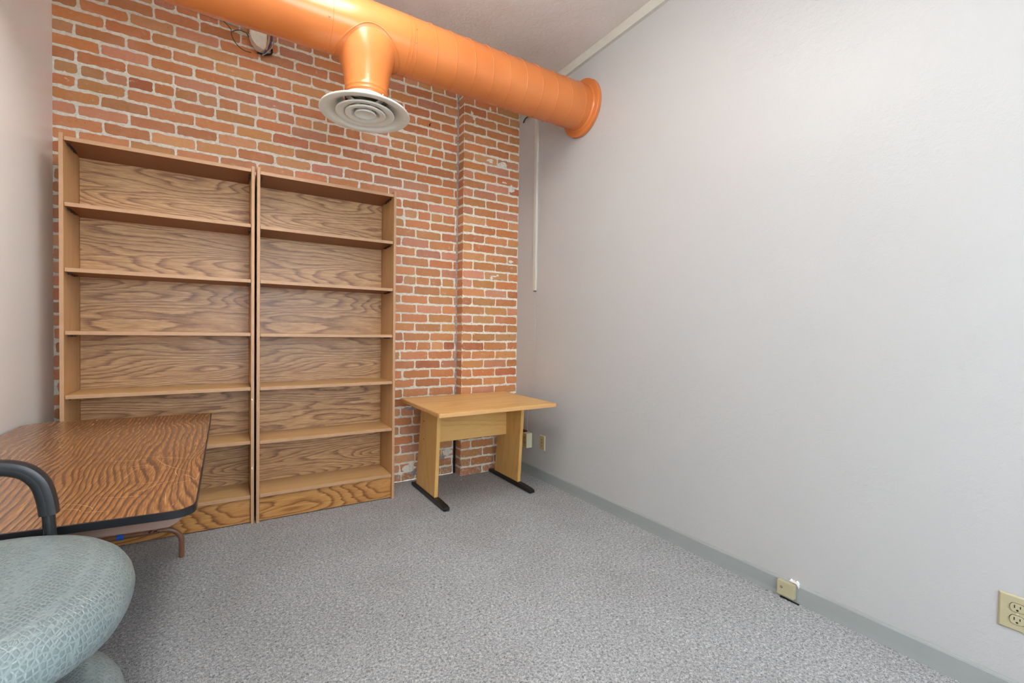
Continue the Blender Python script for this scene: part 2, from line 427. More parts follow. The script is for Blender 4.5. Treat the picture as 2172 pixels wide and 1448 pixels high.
# ---- brick wall with pier, one mesh
def brick_colour(rng):
    base = rng.choices([(210, 142, 90), (208, 134, 82), (210, 146, 112), (208, 148, 90), (194, 118, 78), (214, 158, 106)], weights=[8, 6, 3, 4, 1, 2])[0]
    j = rng.uniform(0.92, 1.07)
    return srgb(*(min(255, c*j+rng.uniform(-3, 3)) for c in base))
def add_brick(bm, lay, rng, o, ux, un, L, H, rough=0.0030):
    """a brick face L x H centred at o; ux runs along the course, un points out of the wall"""
    o = Vector(o); ux = Vector(ux); un = Vector(un); uz = Vector((0, 0, 1))
    tl = rng.uniform(-0.0012, 0.0012); tx = rng.uniform(-0.006, 0.006); prj = rng.uniform(-0.0015, 0.0015)
    r = [rng.uniform(0.004, 0.016) for _ in range(4)]
    pts = []
    hx, hz = L/2, H/2
    def edge(x0, z0, x1, z1, n):
        for k in range(n): t = k/n; pts.append([x0+(x1-x0)*t, z0+(z1-z0)*t])
    nx = max(4, int(L/0.014))
    def corner(cx, cz, rr, a0):
        for k in range(4):
            a = a0+k/3*math.pi/2; pts.append([cx+rr*math.cos(a), cz+rr*math.sin(a)])
    corner(hx-r[0], hz-r[0], r[0], 0); edge(hx-r[0]-0.004, hz, -hx+r[1]+0.004, hz, nx)
    corner(-hx+r[1], hz-r[1], r[1], math.pi/2); edge(-hx, hz-r[1]-0.004, -hx, -hz+r[2]+0.004, 3)
    corner(-hx+r[2], -hz+r[2], r[2], math.pi); edge(-hx+r[2]+0.004, -hz, hx-r[3]-0.004, -hz, nx)
    corner(hx-r[3], -hz+r[3], r[3], 3*math.pi/2); edge(hx, -hz+r[3]+0.004, hx, hz-r[0]-0.004, 3)
    sd = rng.uniform(0, 100); rings = []
    for inset, dep in ((0.0, -0.009), (0.0, -0.0022), (0.0022, 0.0)):
        ring = []
        for x, z in pts:
            w1 = noise.noise(Vector((x*26+sd, z*26, sd)))*0.0042+noise.noise(Vector((x*120+sd, z*120, sd+9)))*rough
            s = 1-(inset-w1)/max(hz, 0.01); sx = 1-(inset-w1)/max(hx, 0.01)
            X, Z = x*sx, z*s
            ring.append(bm.verts.new(o+ux*X+uz*(Z+tx*X)+un*(dep+prj+tl*Z/hz*0.6)))
        rings.append(ring)
    col = brick_colour(rng); n = len(pts); fs = []
    flip = ux.cross(uz).dot(un) < 0
    for A, D in zip(rings, rings[1:]):
        for i in range(n):
            q = (A[i], A[(i+1) % n], D[(i+1) % n], D[i]); fs.append(bm.faces.new(q[::-1] if flip else q))
    fs.append(bm.faces.new(rings[-1][::-1] if flip else rings[-1]))
    for f in fs:
        f.material_index = 0
        for l in f.loops: l[lay] = col
SPLAT_PIER = [(-0.165, 2.598, 0.055, 0.022, 1), (-0.286, 2.612, 0.035, 0.014, 1), (-0.074, 2.41, 0.034, 0.028, 1), (-0.238, 1.652, 0.030, 0.006, 1), (-0.262, 1.636, 0.012, 0.013, 1), (-0.205, 1.662, 0.010, 0.008, 1), (-0.462, 2.955, 0.012, 0.020, 1), (-0.445, 2.92, 0.008, 0.014, 1), (-0.292, 3.037, 0.010, 0.018, 1), (-0.146, 2.454, 0.022, 0.007, 1), (-0.076, 1.79, 0.022, 0.012, 1)]
SPLAT_MAIN = [(-0.783, 2.824, 0.007, 0.010, 2), (-0.777, 2.838, 0.010, 0.003, 2), (-0.80, 0.13, 0.06, 0.05, 3), (-0.93, 0.10, 0.05, 0.035, 1), (-0.86, 0.055, 0.07, 0.022, 3), (-0.90, 0.57, 0.075, 0.020, 3), (-0.83, 0.515, 0.05, 0.014, 3), (-0.74, 0.60, 0.06, 0.016, 3), (-0.62, 0.30, 0.035, 0.02, 3), (-0.60, 0.19, 0.045, 0.03, 1), (-0.66, 0.15, 0.03, 0.02, 3)]
def build_brick_wall():
    bm = bmesh.new(); lay = bm.loops.layers.float_color.new('Col'); rng = random.Random(11)
    PH = 0.0738; Z0 = 2.613; X0, X1 = -W_, XP
    kmin = -int((HC-Z0)/PH)-1; kmax = int(Z0/PH)+1
    for k in range(kmin, kmax):
        z = Z0-PH*k
        if z < 0.02 or z > HC-0.015: continue
        H = 0.0738-0.0150+rng.uniform(-0.002, 0.002)
        if k % 7 == 0: pitch, ph = 0.110, -0.879
        elif k % 2: pitch, ph = 0.2195, -0.892
        else: pitch, ph = 0.2195, -0.778
        ph += rng.uniform(-0.014, 0.014)
        js = []; x = ph-pitch*40
        while x < X1+pitch: js.append(x+rng.uniform(-0.006, 0.006)); x += pitch
        for a, b in zip(js, js[1:]):
            a2, b2 = max(a, X0-0.01), min(b, X1+0.012)
            if b2-a2 < 0.03: continue
            j = rng.uniform(0.0040, 0.0070)
            L = (b2-a2)-2*j
            add_brick(bm, lay, rng, ((a2+b2)/2, 0.0, z+rng.uniform(-0.0015, 0.0015)), (1, 0, 0), (0, -1, 0), L, H)
        # pier face and its left return
        pj = [XP, -0.326, -0.103, 0.02] if k % 2 else [XP, -0.437, -0.221, 0.0]
        pj = [p+(rng.uniform(-0.005, 0.005) if 0 < i < 3 else 0) for i, p in enumerate(pj)]
        for i, (a, b) in enumerate(zip(pj, pj[1:])):
            a2 = a+(0.0025 if i == 0 else 0.005); b2 = min(b-0.005, 0.004)
            add_brick(bm, lay, rng, ((a2+b2)/2, -DP, z), (1, 0, 0), (0, -1, 0), b2-a2, H)
        add_brick(bm, lay, rng, (XP, -DP/2+0.002, z), (0, -1, 0), (-1, 0, 0), DP-0.011, H)
    # mortar bed behind the bricks
    def sheet(p0, ux, L, un, nx):
        p0 = Vector(p0); ux = Vector(ux); un = Vector(un); nz = 190; g = []
        for i in range(nx+1):
            col = []
            for j in range(nz+1):
                p = p0+ux*(L*i/nx)+Vector((0, 0, HC*j/nz))
                d = noise.noise(p*30)*0.0018
                col.append(bm.verts.new(p+un*(d-0.0025)))
            g.append(col)
        for i in range(nx):
            for j in range(nz):
                q = (g[i][j], g[i+1][j], g[i+1][j+1], g[i][j+1])
                f = bm.faces.new(q if ux.cross(Vector((0, 0, 1))).dot(un) > 0 else q[::-1]); f.material_index = 1
    sheet((-W_, 0, 0), (1, 0, 0), W_+XP+0.01, (0, -1, 0), 150)
    sheet((XP+0.002, -DP, 0), (1, 0, 0), -XP, (0, -1, 0), 40)
    sheet((XP, 0.005, 0), (0, -1, 0), DP+0.001, (-1, 0, 0), 10)
    # ragged mortar squeezed into the inner corner of the pier, and a dark strip painting in the gap's shade at its foot
    n = 120; cols = []
    for j in range(n+1):
        z = 0.40+(HC-0.40)*j/n; wv = 0.008+0.007*noise.noise(Vector((z*14, 2, 1)))+0.004*noise.noise(Vector((z*50, 5, 1)))
        cols.append([bm.verts.new((XP-wv*1.6, -0.0005, z)), bm.verts.new((XP-wv*0.7, -wv*0.5, z)), bm.verts.new((XP-0.0005, -wv, z))])
    for a, b in zip(cols, cols[1:]):
        for i in range(2):
            f = bm.faces.new((a[i], a[i+1], b[i+1], b[i])); f.material_index = 3
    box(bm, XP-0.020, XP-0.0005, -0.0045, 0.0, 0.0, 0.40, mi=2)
    # smears of mortar, chips and an old nail hole on the faces
    def splat(x, y, z, rx, rz, mi, seed, n=22):
        vs = []
        for i in range(n):
            a = 2*math.pi*i/n; q = 1+0.55*noise.noise(Vector((math.cos(a)*1.6+seed, math.sin(a)*1.6, seed)))+0.35*noise.noise(Vector((math.cos(a)*5+seed, math.sin(a)*5, 3)))
            vs.append(bm.verts.new((x+rx*q*math.cos(a), y, z+rz*q*math.sin(a))))
        c = bm.verts.new((x, y-0.002, z))
        for i in range(n): f = bm.faces.new((vs[i], vs[(i+1) % n], c)); f.material_index = mi
    for k, (x, z, rx, rz, mi) in enumerate(SPLAT_PIER): splat(x, -DP-0.0025, z, rx, rz, mi, k*3.7)
    for k, (x, z, rx, rz, mi) in enumerate(SPLAT_MAIN): splat(x, -0.0028, z, rx, rz, mi, 50+k*2.3)
    # solid core behind
    box(bm, -W_-0.1, 0.1, 0.012, 0.1, -0.02, HC+0.02, mi=1); box(bm, XP+0.012, 0.09, -DP+0.012, 0.02, 0, HC, mi=1)
    return bm
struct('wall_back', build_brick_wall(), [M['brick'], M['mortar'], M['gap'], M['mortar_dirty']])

# ---------------------------------------------------------------- ceiling lights (main above the frame, added fill behind)
def ceiling_light(x0, x1, y0, y1, lens, label):
    xc = (x0+x1)/2
    t = thing('ceiling_light', label, 'ceiling light', (xc, (y0+y1)/2, HC), 'suspended strip lights')
    bm = bmesh.new(); box(bm, xc-0.045, xc+0.045, y0+0.02, y1-0.02, 3.0355, 3.06)
    link('spine', bm, M['vent'], t, bevel=0.004)
    for yq in (y0+0.25, y1-0.25):
        bm = bmesh.new(); lathe(bm, [(0.008, 0.0), (0.008, 0.087), (0.03, 0.088), (0.03, 0.0985), (0, 0.0985)], (xc, yq, 3.0605), 16)
        link('stem', bm, M['vent'], t)
    bm = bmesh.new(); box(bm, x0, x1, y0, y1, 2.975, 3.035)
    link('lens', bm, lens, t, bevel=0.02)
    return t
ceiling_light(-1.85, -1.55, -2.52, -1.30, M['lens_main'], 'lit strip light on the ceiling in front of the orange duct')
ceiling_light(-1.62, -1.32, -4.95, -3.73, M['lens_fill'], 'added fill strip light, unseen, at the rear of the room')

# ---------------------------------------------------------------- bookcases
def bookcase(label, x0, x1, yf, shelves, top):
    yb = yf+0.3; pt = 0.017; Ht = 2.15
    t = thing('bookcase', label, 'bookcase', ((x0+x1)/2, (yf+yb)/2, 0), 'tall oak laminate bookcases')
    def panel(name, a, mat, edge_front=True, parent=t):
        bm = B(*a)
        if edge_front:
            bm.normal_update()
            for f in bm.faces:
                if f.normal.y < -0.9: f.material_index = 1
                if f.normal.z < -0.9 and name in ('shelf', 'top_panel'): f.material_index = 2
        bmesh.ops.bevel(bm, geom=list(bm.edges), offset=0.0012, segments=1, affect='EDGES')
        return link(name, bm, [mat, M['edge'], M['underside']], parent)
    panel('side_panel', (x0, x0+pt, yf, yb, 0, Ht), M['shelf_side'])
    panel('side_panel', (x1-pt, x1, yf, yb, 0, Ht), M['shelf_side'])
    xi0, xi1 = x0+pt+0.001, x1-pt-0.001
    panel('back_panel', (xi0, xi1, yf+0.292, yf+0.297, 0.14, top+0.018), M['shelf_back'], False)
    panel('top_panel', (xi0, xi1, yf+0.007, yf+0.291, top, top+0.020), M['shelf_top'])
    for i, z in enumerate(shelves):
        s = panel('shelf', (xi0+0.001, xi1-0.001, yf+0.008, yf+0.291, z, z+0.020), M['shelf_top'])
    for z in [top]+shelves[:-1]:
        for xa, xb in ((xi0, xi0+0.013), (xi1-0.013, xi1)):
            bm = B(xa+0.002, xb-0.002, yf+0.055, yf+0.205, z-0.006, z-0.0004)
            for k in range(3): box(bm, xa+0.003, xb-0.003, yf+0.06+k*0.05, yf+0.075+k*0.05, z-0.010, z-0.006)
            link('shelf_bracket', bm, M['bracket'], t)
    panel('kickboard', (xi0+0.0005, xi1-0.0005, yf+0.022, yf+0.040, 0.006, shelves[-1]-0.0005), M['shelf_kick'], False)
    return t, panel
t1, _ = bookcase('tall oak laminate bookcase beside the left wall, behind the walnut table', -2.866, -2.0103, -0.325, [1.787, 1.4567, 1.1366, 0.8082, 0.4832, 0.1527], 2.1166)
t2, _ = bookcase('tall oak laminate bookcase beside the exposed brick and small desk', -1.9985, -1.1502, -0.332, [1.7835, 1.4561, 1.1332, 0.8072, 0.4793, 0.1535], 2.1094)
bm = bmesh.new()
rng = random.Random(3)
for z in (0.757, 0.752, 0.339, 0.344, 0.336):
    x = -2.0103-0.010+rng.uniform(-0.004, 0.003)
    box(bm, x-0.0022, x+0.0022, -0.3256, -0.3251, z-0.003, z+0.003)
link_each('chip', bm, M['spackle'], t1)

# ---------------------------------------------------------------- small light oak desk
t = thing('desk', 'small light oak desk on black feet against the brick pier', 'desk', (-0.597, -0.5, 0))
bm = bmesh.new()
zt = 0.676
prism(bm, rounded([(-1.052, -0.892), (-0.142, -0.875), (-0.135, -0.122), (-1.045, -0.122)], [0.012]*4, 3), zt-0.026, zt, mi=1, mi_top=0)
bmesh.ops.bevel(bm, geom=[e for e in bm.edges if abs(e.verts[0].co.z-e.verts[1].co.z) < 1e-5], offset=0.003, segments=2, affect='EDGES')
link('desktop', bm, [M['desk'], M['desk_edge']], t)
def leg_panel(xa, xb):
    bm = bmesh.new()
    prof = [(-0.553, 0.036), (-0.195, 0.036), (-0.292, zt-0.027), (-0.60, zt-0.027)]
    a = [bm.verts.new((xa, y, z)) for y, z in prof]; b = [bm.verts.new((xb, y, z)) for y, z in prof]
    bm.faces.new(a[::-1]); bm.faces.new(b)
    for i in range(4): bm.faces.new((a[i], a[(i+1) % 4], b[(i+1) % 4], b[i]))
    bmesh.ops.recalc_face_normals(bm, faces=bm.faces)
    return bm
L1 = link('leg_panel', leg_panel(-0.940, -0.914), M['desk_v'], t, bevel=0.0015)
L2 = link('leg_panel', leg_panel(-0.262, -0.236), M['desk_v'], t, bevel=0.0015)
bm = bmesh.new()
for y, z in ((-0.345, 0.53), (-0.345, 0.40)): lathe(bm, [(0, -0.0008), (0.005, -0.0008), (0.005, 0.0)], (-0.9402, y, z), 12, 'X')
link_each('bolt_cap', bm, M['hole'], L1)
link('modesty_panel', B(-0.9135, -0.2625, -0.378, -0.360, 0.372, zt-0.027), M['desk'], t, bevel=0.0015)
for xc in (-0.927, -0.249):
    bm = bmesh.new()
    prof = [(-0.735, 0.004), (-0.115, 0.004), (-0.115, 0.026), (-0.17, 0.0355), (-0.60, 0.0355), (-0.70, 0.031), (-0.735, 0.024)]
    a = [bm.verts.new((xc-0.022, y, z)) for y, z in prof]; b = [bm.verts.new((xc+0.022, y, z)) for y, z in prof]
    n = len(prof); bm.faces.new(a[::-1]); bm.faces.new(b)
    for i in range(n): bm.faces.new((a[i], a[(i+1) % n], b[(i+1) % n], b[i]))
    bmesh.ops.recalc_face_normals(bm, faces=bm.faces)
    ft = link('foot', bm, M['black_metal'], t, bevel=0.003)
    bm = bmesh.new()
    for y in (-0.71, -0.14): lathe(bm, [(0.014, 0.0), (0.014, 0.0042), (0.0, 0.0042)], (xc, y, 0), 16)
    link_each('glide', bm, M['black_rubber'], ft)

# ---------------------------------------------------------------- walnut laminate utility table
ZT = 0.72
t = thing('utility_table', 'walnut laminate table with black edge and scratches along the left wall', 'table', (-2.58, -1.27, 0))
quad = [(-2.211, -2.078), (-2.219, -0.512), (-2.952, -0.452), (-2.952, -2.012)]
rads = [0.060, 0.012, 0.10, 0.05]
outl = rounded(quad, rads, 8)
bm = bmesh.new()
inner = rounded([(-2.214, -2.075), (-2.222, -0.515), (-2.949, -0.455), (-2.949, -2.009)], rads, 8)
prism(bm, inner, ZT-0.006, ZT)
top = link('tabletop', bm, M['walnut'], t)
SCR= [[(-2.353, -1.479), (-2.333, -1.547), (-2.306, -1.609), (-2.278, -1.656), (-2.249, -1.703)], [(-2.487, -1.44), (-2.428, -1.466), (-2.379, -1.472)], [(-2.343, -1.866), (-2.32, -1.817), (-2.289, -1.793), (-2.269, -1.773)], [(-2.378, -1.86), (-2.346, -1.855), (-2.332, -1.83)], [(-2.508, -1.886), (-2.472, -1.903), (-2.439, -1.938), (-2.427, -1.967)], [(-2.501, -1.917), (-2.463, -1.946), (-2.453, -1.959), (-2.453, -1.971)], [(-2.446, -1.974), (-2.42, -1.986), (-2.392, -1.997)], [(-2.408, -1.705), (-2.399, -1.619), (-2.385, -1.59), (-2.344, -1.587)], [(-2.399, -1.416), (-2.317, -1.485), (-2.212, -1.551)], [(-2.288, -1.835), (-2.251, -1.815), (-2.22, -1.811)], [(-2.243, -1.754), (-2.225, -1.809), (-2.219, -1.72)], [(-2.286, -1.682), (-2.274, -1.742)], [(-2.37, -1.779), (-2.337, -1.782), (-2.305, -1.774)], [(-2.432, -1.873), (-2.388, -1.889), (-2.322, -1.91)], [(-2.45, -1.572), (-2.403, -1.554), (-2.335, -1.579)], [(-2.288, -1.902), (-2.28, -2.009)], [(-2.261, -2.012), (-2.264, -2.03)], [(-2.262, -1.731), (-2.237, -1.774)], [(-2.337, -1.653), (-2.304, -1.622)]]
SPK= [(-2.805, -1.043), (-2.789, -1.118), (-2.836, -1.068), (-2.739, -1.19), (-2.727, -1.181), (-2.712, -1.168), (-2.694, -1.255), (-2.683, -1.277), (-2.688, -1.248), (-2.693, -1.109), (-2.679, -1.125), (-2.721, -0.904), (-2.709, -0.832), (-2.756, -0.969), (-2.756, -1.124), (-2.734, -0.866), (-2.636, -1.377), (-2.632, -1.399), (-2.634, -1.372), (-2.607, -1.442), (-2.635, -1.405), (-2.856, -0.962), (-2.85, -0.972), (-2.82, -0.776), (-2.715, -0.987), (-2.704, -0.759), (-2.751, -1.167)]

bm = bmesh.new(); rng = random.Random(5)
for pl in SCR:
    P = smooth_path([(x, y, ZT+0.0006) for x, y in pl], 5)
    L = []
    for i, p in enumerate(P):
        d = (P[min(i+1, len(P)-1)]-P[max(i-1, 0)]); d.normalize(); s = Vector((-d.y, d.x, 0)); wd = 0.00018+0.0003*math.sin(math.pi*i/(len(P)-1))
        L.append((bm.verts.new(p+s*wd), bm.verts.new(p-s*wd)))
    for a, b in zip(L, L[1:]): bm.faces.new((a[0], a[1], b[1], b[0]))
for k, (x, y) in enumerate(SPK):
    n = 7; s = rng.uniform(0.002, 0.005); el = rng.uniform(1.2, 2.4); a0 = rng.uniform(0, 3)
    vs = []
    for i in range(n):
        a = 2*math.pi*i/n; q = s*rng.uniform(0.6, 1.1); px, py = q*el*math.cos(a), q*0.7*math.sin(a)
        vs.append(bm.verts.new((x+px*math.cos(a0)-py*math.sin(a0), y+px*math.sin(a0)+py*math.cos(a0), ZT+0.0006)))
    bm.faces.new(vs)
bmesh.ops.recalc_face_normals(bm, faces=bm.faces)
link_each('scratch', bm, M['scratch'], top)
bm = bmesh.new()
prism(bm, outl, ZT-0.020, ZT-0.0062)
# lip of the edge moulding round the laminate
A = [bm.verts.new((x, y, ZT-0.0062)) for x, y in outl]; D = [bm.verts.new((x, y, ZT-0.0015)) for x, y in outl]
E2 = [bm.verts.new((x, y, ZT-0.0002)) for x, y in inner]; n = len(outl)
for i in range(n):
    j = (i+1) % n
    bm.faces.new((A[i], A[j], D[j], D[i])); bm.faces.new((D[i], D[j], E2[j], E2[i]))
e = link('edge_moulding', bm, M['black_tmould'], t, smooth=True); e['label'] = 'black plastic edge moulding'
def apron():
    bm = bmesh.new()
    q = rounded([(-2.243, -2.000), (-2.25, -0.56), (-2.92, -0.50), (-2.92, -1.945)], [0.03]*4, 6)
    qi = rounded([(-2.249, -1.992), (-2.256, -0.566), (-2.914, -0.506), (-2.914, -1.94)], [0.026]*4, 6)
    n = len(q); z1 = ZT-0.0205
    def zb(x, y):
        e = min(abs(x+2.243), abs(x+2.92)); return 0.645+0.022*max(0, 1-e/0.06)**1.5 if (y < -1.9 or y > -0.62) else 0.645
    R = []
    for (x, y), (xi, yi) in zip(q, qi):
        R.append((bm.verts.new((x, y, z1)), bm.verts.new((x, y, zb(x, y)+0.003)), bm.verts.new(((x+xi)/2, (y+yi)/2, zb(x, y))), bm.verts.new((xi, yi, z1))))
    for i in range(n):
        a, b = R[i], R[(i+1) % n]
        for k in range(3): bm.faces.new((a[k], b[k], b[k+1], a[k+1]))
    bmesh.ops.recalc_face_normals(bm, faces=bm.faces)
    return bm
link('apron', apron(), M['table_metal'], t, smooth=True)
for y in (-0.609, -1.925):
    bm = bmesh.new()
    x0, x1, zb, rb = -2.345, -2.83, 0.158, 0.075
    P = [(x0, y, 0.004), (x0, y, zb-rb)]
    for k in range(1, 9): a = k/8*math.pi/2; P.append((x0-rb+rb*math.cos(a), y, zb-rb+rb*math.sin(a)))
    P += [(x1+rb, y, zb)]
    for k in range(1, 9): a = math.pi/2+k/8*math.pi/2; P.append((x1+rb+rb*math.cos(a), y, zb-rb+rb*math.sin(a)))
    P += [(x1, y, 0.004)]
    tube(bm, P, 0.0125, 16)
    for xu in (-2.455, -2.72): tube(bm, [(xu, y, zb+0.004), (xu, y, 0.66)], 0.0125, 16)
    box(bm, -2.74, -2.435, y-0.014, y+0.014, 0.655, 0.699)
    lg = link('leg_frame', bm, M['table_leg'], t, smooth=True)
    bm = bmesh.new(); rng = random.Random(9)
    for xu in (-2.455, -2.72):
        for k in range(7):
            c = (xu+rng.uniform(-0.02, 0.02), y-0.0115, zb+rng.uniform(-0.004, 0.010))
            lathe(bm, [(0, -0.004), (0.004, -0.002), (0.004, 0.003), (0, 0.005)], c, 6)
    link_each('weld_rust', bm, M['rust'], lg)
    if y > -1:
        bm = bmesh.new(); tube(bm, [(-2.60, y, zb), (-2.574, y, zb)], 0.0134, 16)
        bt = link('blue_tape', bm, M['blue'], lg, smooth=True); bt['label'] = 'blue tape wound round the floor bar'

# ---------------------------------------------------------------- stacked armchairs in the left foreground
def cushion(cx, cy, zt, ax=0.262, ay=0.285, th=0.105):
    bm = bmesh.new(); seg = 88; rings = []
    prof = [(0.0, 0.0), (0.25, -0.0005), (0.5, -0.002), (0.7, -0.006), (0.82, -0.012), (0.9, -0.020), (0.955, -0.032), (0.988, -0.048), (1.0, -0.064), (0.992, -0.078), (0.965, -0.092), (0.90, -0.102), (0.80, -0.106), (0.0, -0.106)]
    n = 2.35
    for s, h in prof:
        h = h*th/0.105
        if s == 0: rings.append([bm.verts.new((cx, cy, zt+h))]); continue
        ring = []
        for i in range(seg):
            a = 2*math.pi*i/seg; c, q = math.cos(a), math.sin(a)
            rr = (abs(c)**n+abs(q)**n)**(-1/n)
            X, Y = s*ax*rr*c, s*ay*rr*q
            hz = h
            # waterfall front (towards +x) and a slight dish
            hz += -0.012*max(0, X/ax)**3+0.006*(min(1, abs(Y/ay)))**2*(1 if s < 0.9 else 0.5)
            ring.append(bm.verts.new((cx+X, cy+Y, zt+hz)))
        rings.append(ring)
    for A, D in zip(rings, rings[1:]):
        for i in range(seg):
            j = (i+1) % seg
            if len(A) == 1: bm.faces.new((A[0], D[i], D[j]))
            elif len(D) == 1: bm.faces.new((A[j], A[i], D[0]))
            else: bm.faces.new((A[i], D[i], D[j], A[j]))
    bmesh.ops.recalc_face_normals(bm, faces=bm.faces)
    return bm
def armchair(cx, cy, zs, zfloor, label):
    """guest chair facing the right wall; zs is the top of its seat"""
    t = thing('armchair', label, 'chair', (cx, cy, zfloor), 'two stacked armchairs')
    s = link('seat', cushion(cx, cy, zs), M['seat'], t, smooth=True)
    s['label'] = 'grey-green patterned vinyl cushion'
    link('seat_pan', B(cx-0.20, cx+0.19, cy-0.2, cy+0.2, zs-0.125, zs-0.1065), M['black_rubber'], t, bevel=0.006)
    ya = 0.262
    for sgn in (1, -1):
        y = cy+sgn*ya
        # arm tube: post rises beside the seat and bends back to the backrest
        P = [(cx+0.090, y, zs-0.118), (cx+0.084, y, zs+0.0), (cx+0.078, y, zs+0.060), (cx+0.063, y, zs+0.104), (cx+0.028, y, zs+0.131), (cx-0.045, y, zs+0.141), (cx-0.15, y, zs+0.144), (cx-0.255, y, zs+0.145)]
        S = smooth_path(P, 6)
        bm = bmesh.new(); tube(bm, S, 0.0112, 18); box(bm, cx+0.079, cx+0.101, min(y, y-sgn*0.07), max(y, y-sgn*0.07), zs-0.124, zs-0.112)
        ar = link('arm', bm, M['black_tube'], t, smooth=True)
        bm = bmesh.new(); k0 = 8
        Q = S[k0:]
        tube(bm, Q, 0.0160, 24)
        pad = link('arm_pad', bm, M['black_rubber'], ar, smooth=True)
        # raised cap with its seam along the outside of the bend
        bm = bmesh.new(); R = []
        for i, p in enumerate(Q):
            d = (Q[min(i+1, len(Q)-1)]-Q[max(i-1, 0)]).normalized(); o = Vector((-d.z, 0, d.x))
            if o.z < 0 and abs(d.x) > 0.3: o = -o
            if o.x < 0 and abs(d.z) > 0.8: o = -o
            c = p+o*0.0062
            R.append([bm.verts.new(c+o*a+Vector((0, b, 0))) for a, b in ((-0.004, 0.0162), (0.003, 0.0168), (0.0095, 0.0142), (0.012, 0.005), (0.012, -0.005), (0.0095, -0.0142), (0.003, -0.0168), (-0.004, -0.0162))])
        for a, b in zip(R, R[1:]):
            for k in range(8): bm.faces.new((a[k], a[(k+1) % 8], b[(k+1) % 8], b[k]))
        bm.faces.new(R[0][::-1]); bm.faces.new(R[-1])
        bmesh.ops.recalc_face_normals(bm, faces=bm.faces)
        link('pad_cap', bm, M['black_rubber'], ar, smooth=True)
        # legs
        for dx, sp in ((0.07, 0.02), (-0.21, -0.02)):
            bm = bmesh.new(); tube(bm, smooth_path([(cx+dx*0.9, y-sgn*0.05, zs-0.118), (cx+dx, y-sgn*0.004, zs-0.15), (cx+dx+sp, y, zfloor+0.004)], 5), 0.0105, 14)
            link('leg', bm, M['black_tube'], t, smooth=True)
    # backrest beyond the left edge of the picture
    bm = bmesh.new(); P = []
    for i in range(25):
        u = -1+2*i/24; P.append((cx-0.262-0.02*(1-u*u), cy+u*0.215))
    rows = []
    for j in range(13):
        v = j/12; w = 1-0.25*abs(2*v-1)**3; z = zs+0.10+v*0.30
        rows.append([bm.verts.new((x-0.05*v+dx, cy+(y-cy)*w, z)) for dx in (0.0,) for x, y in P]+[bm.verts.new((x-0.05*v-0.045*math.sin(math.pi*min(max(v, 0.12), 0.88))*1.0, cy+(y-cy)*w, z)) for x, y in P[::-1]])
    nn = len(rows[0])
    for a, b in zip(rows, rows[1:]):
        for k in range(nn): bm.faces.new((a[k], a[(k+1) % nn], b[(k+1) % nn], b[k]))
    bm.faces.new(rows[0][::-1]); bm.faces.new(rows[-1])
    bmesh.ops.recalc_face_normals(bm, faces=bm.faces)
    link('backrest', bm, M['seat'], t, smooth=True)
    return t
armchair(-2.560, -2.352, 0.738, 0.28, 'upper black-armed chair with grey-green seat, stacked in front of the walnut table')
armchair(-2.585, -2.285, 0.46, 0.0, 'lower chair of the foreground stack, seat corner showing beneath the upper seat')

# ---------------------------------------------------------------- orange duct
DY, DZ, DR = -0.941, 2.7765, 0.151
t = thing('air_duct', 'glossy orange round air duct crossing in front of the brick wall', 'duct', (-1.48, DY, DZ))
# straight piece
bm = bmesh.new(); lathe(bm, [(DR, -W_+0.002-(-1.705)-1.705+1.705), (DR, -1.705+1.705)], (-1.705, DY, DZ), 96, 'X')
bm.free(); bm = bmesh.new(); lathe(bm, [(DR, -W_+0.001), (DR, -2.36), (DR, -1.705)], (0, DY, DZ), 96, 'X')
link('duct_section', bm, M['duct'], t, smooth=True)
# tee section, a hair larger
bm = bmesh.new(); rt = DR+0.0012
lathe(bm, [(rt, -1.7045), (rt, -1.318)], (0, DY, DZ), 96, 'X')
tee = link('tee_section', bm, M['duct'], t, smooth=True)
# spiral section
bm = bmesh.new(); lathe(bm, [(DR-0.0005, -1.3175), (DR-0.0005, -0.0365)], (0, DY, DZ), 96, 'X')
spi = link('spiral_section', bm, M['duct'], t, smooth=True)
bm = bmesh.new(); P = []
pitch = 0.1195; x = -1.30; k = 0
while x < -0.05:
    a = 2*math.pi*k/72+2.6; P.append((x, DY+(DR-0.0002)*math.cos(a), DZ+(DR-0.0002)*math.sin(a))); x += pitch/72; k += 1
tube(bm, P, 0.0030, 8)
link('spiral_seam', bm, M['duct'], spi, smooth=True)
def ring_at(x, rr=0.0026, R=DR):
    bm = bmesh.new(); lathe(bm, [(R-0.001, -rr), (R+rr*0.8, -rr*0.5), (R+rr*0.8, rr*0.5), (R-0.001, rr)], (x, DY, DZ), 96, 'X'); return bm
for x in (-2.386, -2.342, -1.705, -1.318, -1.298):
    link('joint_ring', ring_at(x), M['duct'], t, smooth=True)
for x, angs in ((-1.725, (3.6, 4.2, 4.75)), (-1.285, (3.0, 3.45, 4.3)), (-2.32, (3.9, 4.5)), (-0.06, (2.9,))):
    for a in angs:
        bm = bmesh.new(); o = Vector((0, math.cos(a), math.sin(a))); c = Vector((x, DY, DZ))+o*DR
        u = Vector((1, 0, 0)); v = o.cross(u); R = []
        for rr, h in ((0.005, 0.0), (0.0045, 0.003), (0.0, 0.0045)):
            R.append([bm.verts.new(c+o*h+(u*math.cos(q*math.pi/4)+v*math.sin(q*math.pi/4))*rr) for q in range(8)] if rr else [bm.verts.new(c+o*h)])
        for q in range(8):
            bm.faces.new((R[0][q], R[0][(q+1) % 8], R[1][(q+1) % 8], R[1][q])); bm.faces.new((R[1][q], R[1][(q+1) % 8], R[2][0]))
        bmesh.ops.recalc_face_normals(bm, faces=bm.faces)
        link('screw', bm, M['duct'], t)
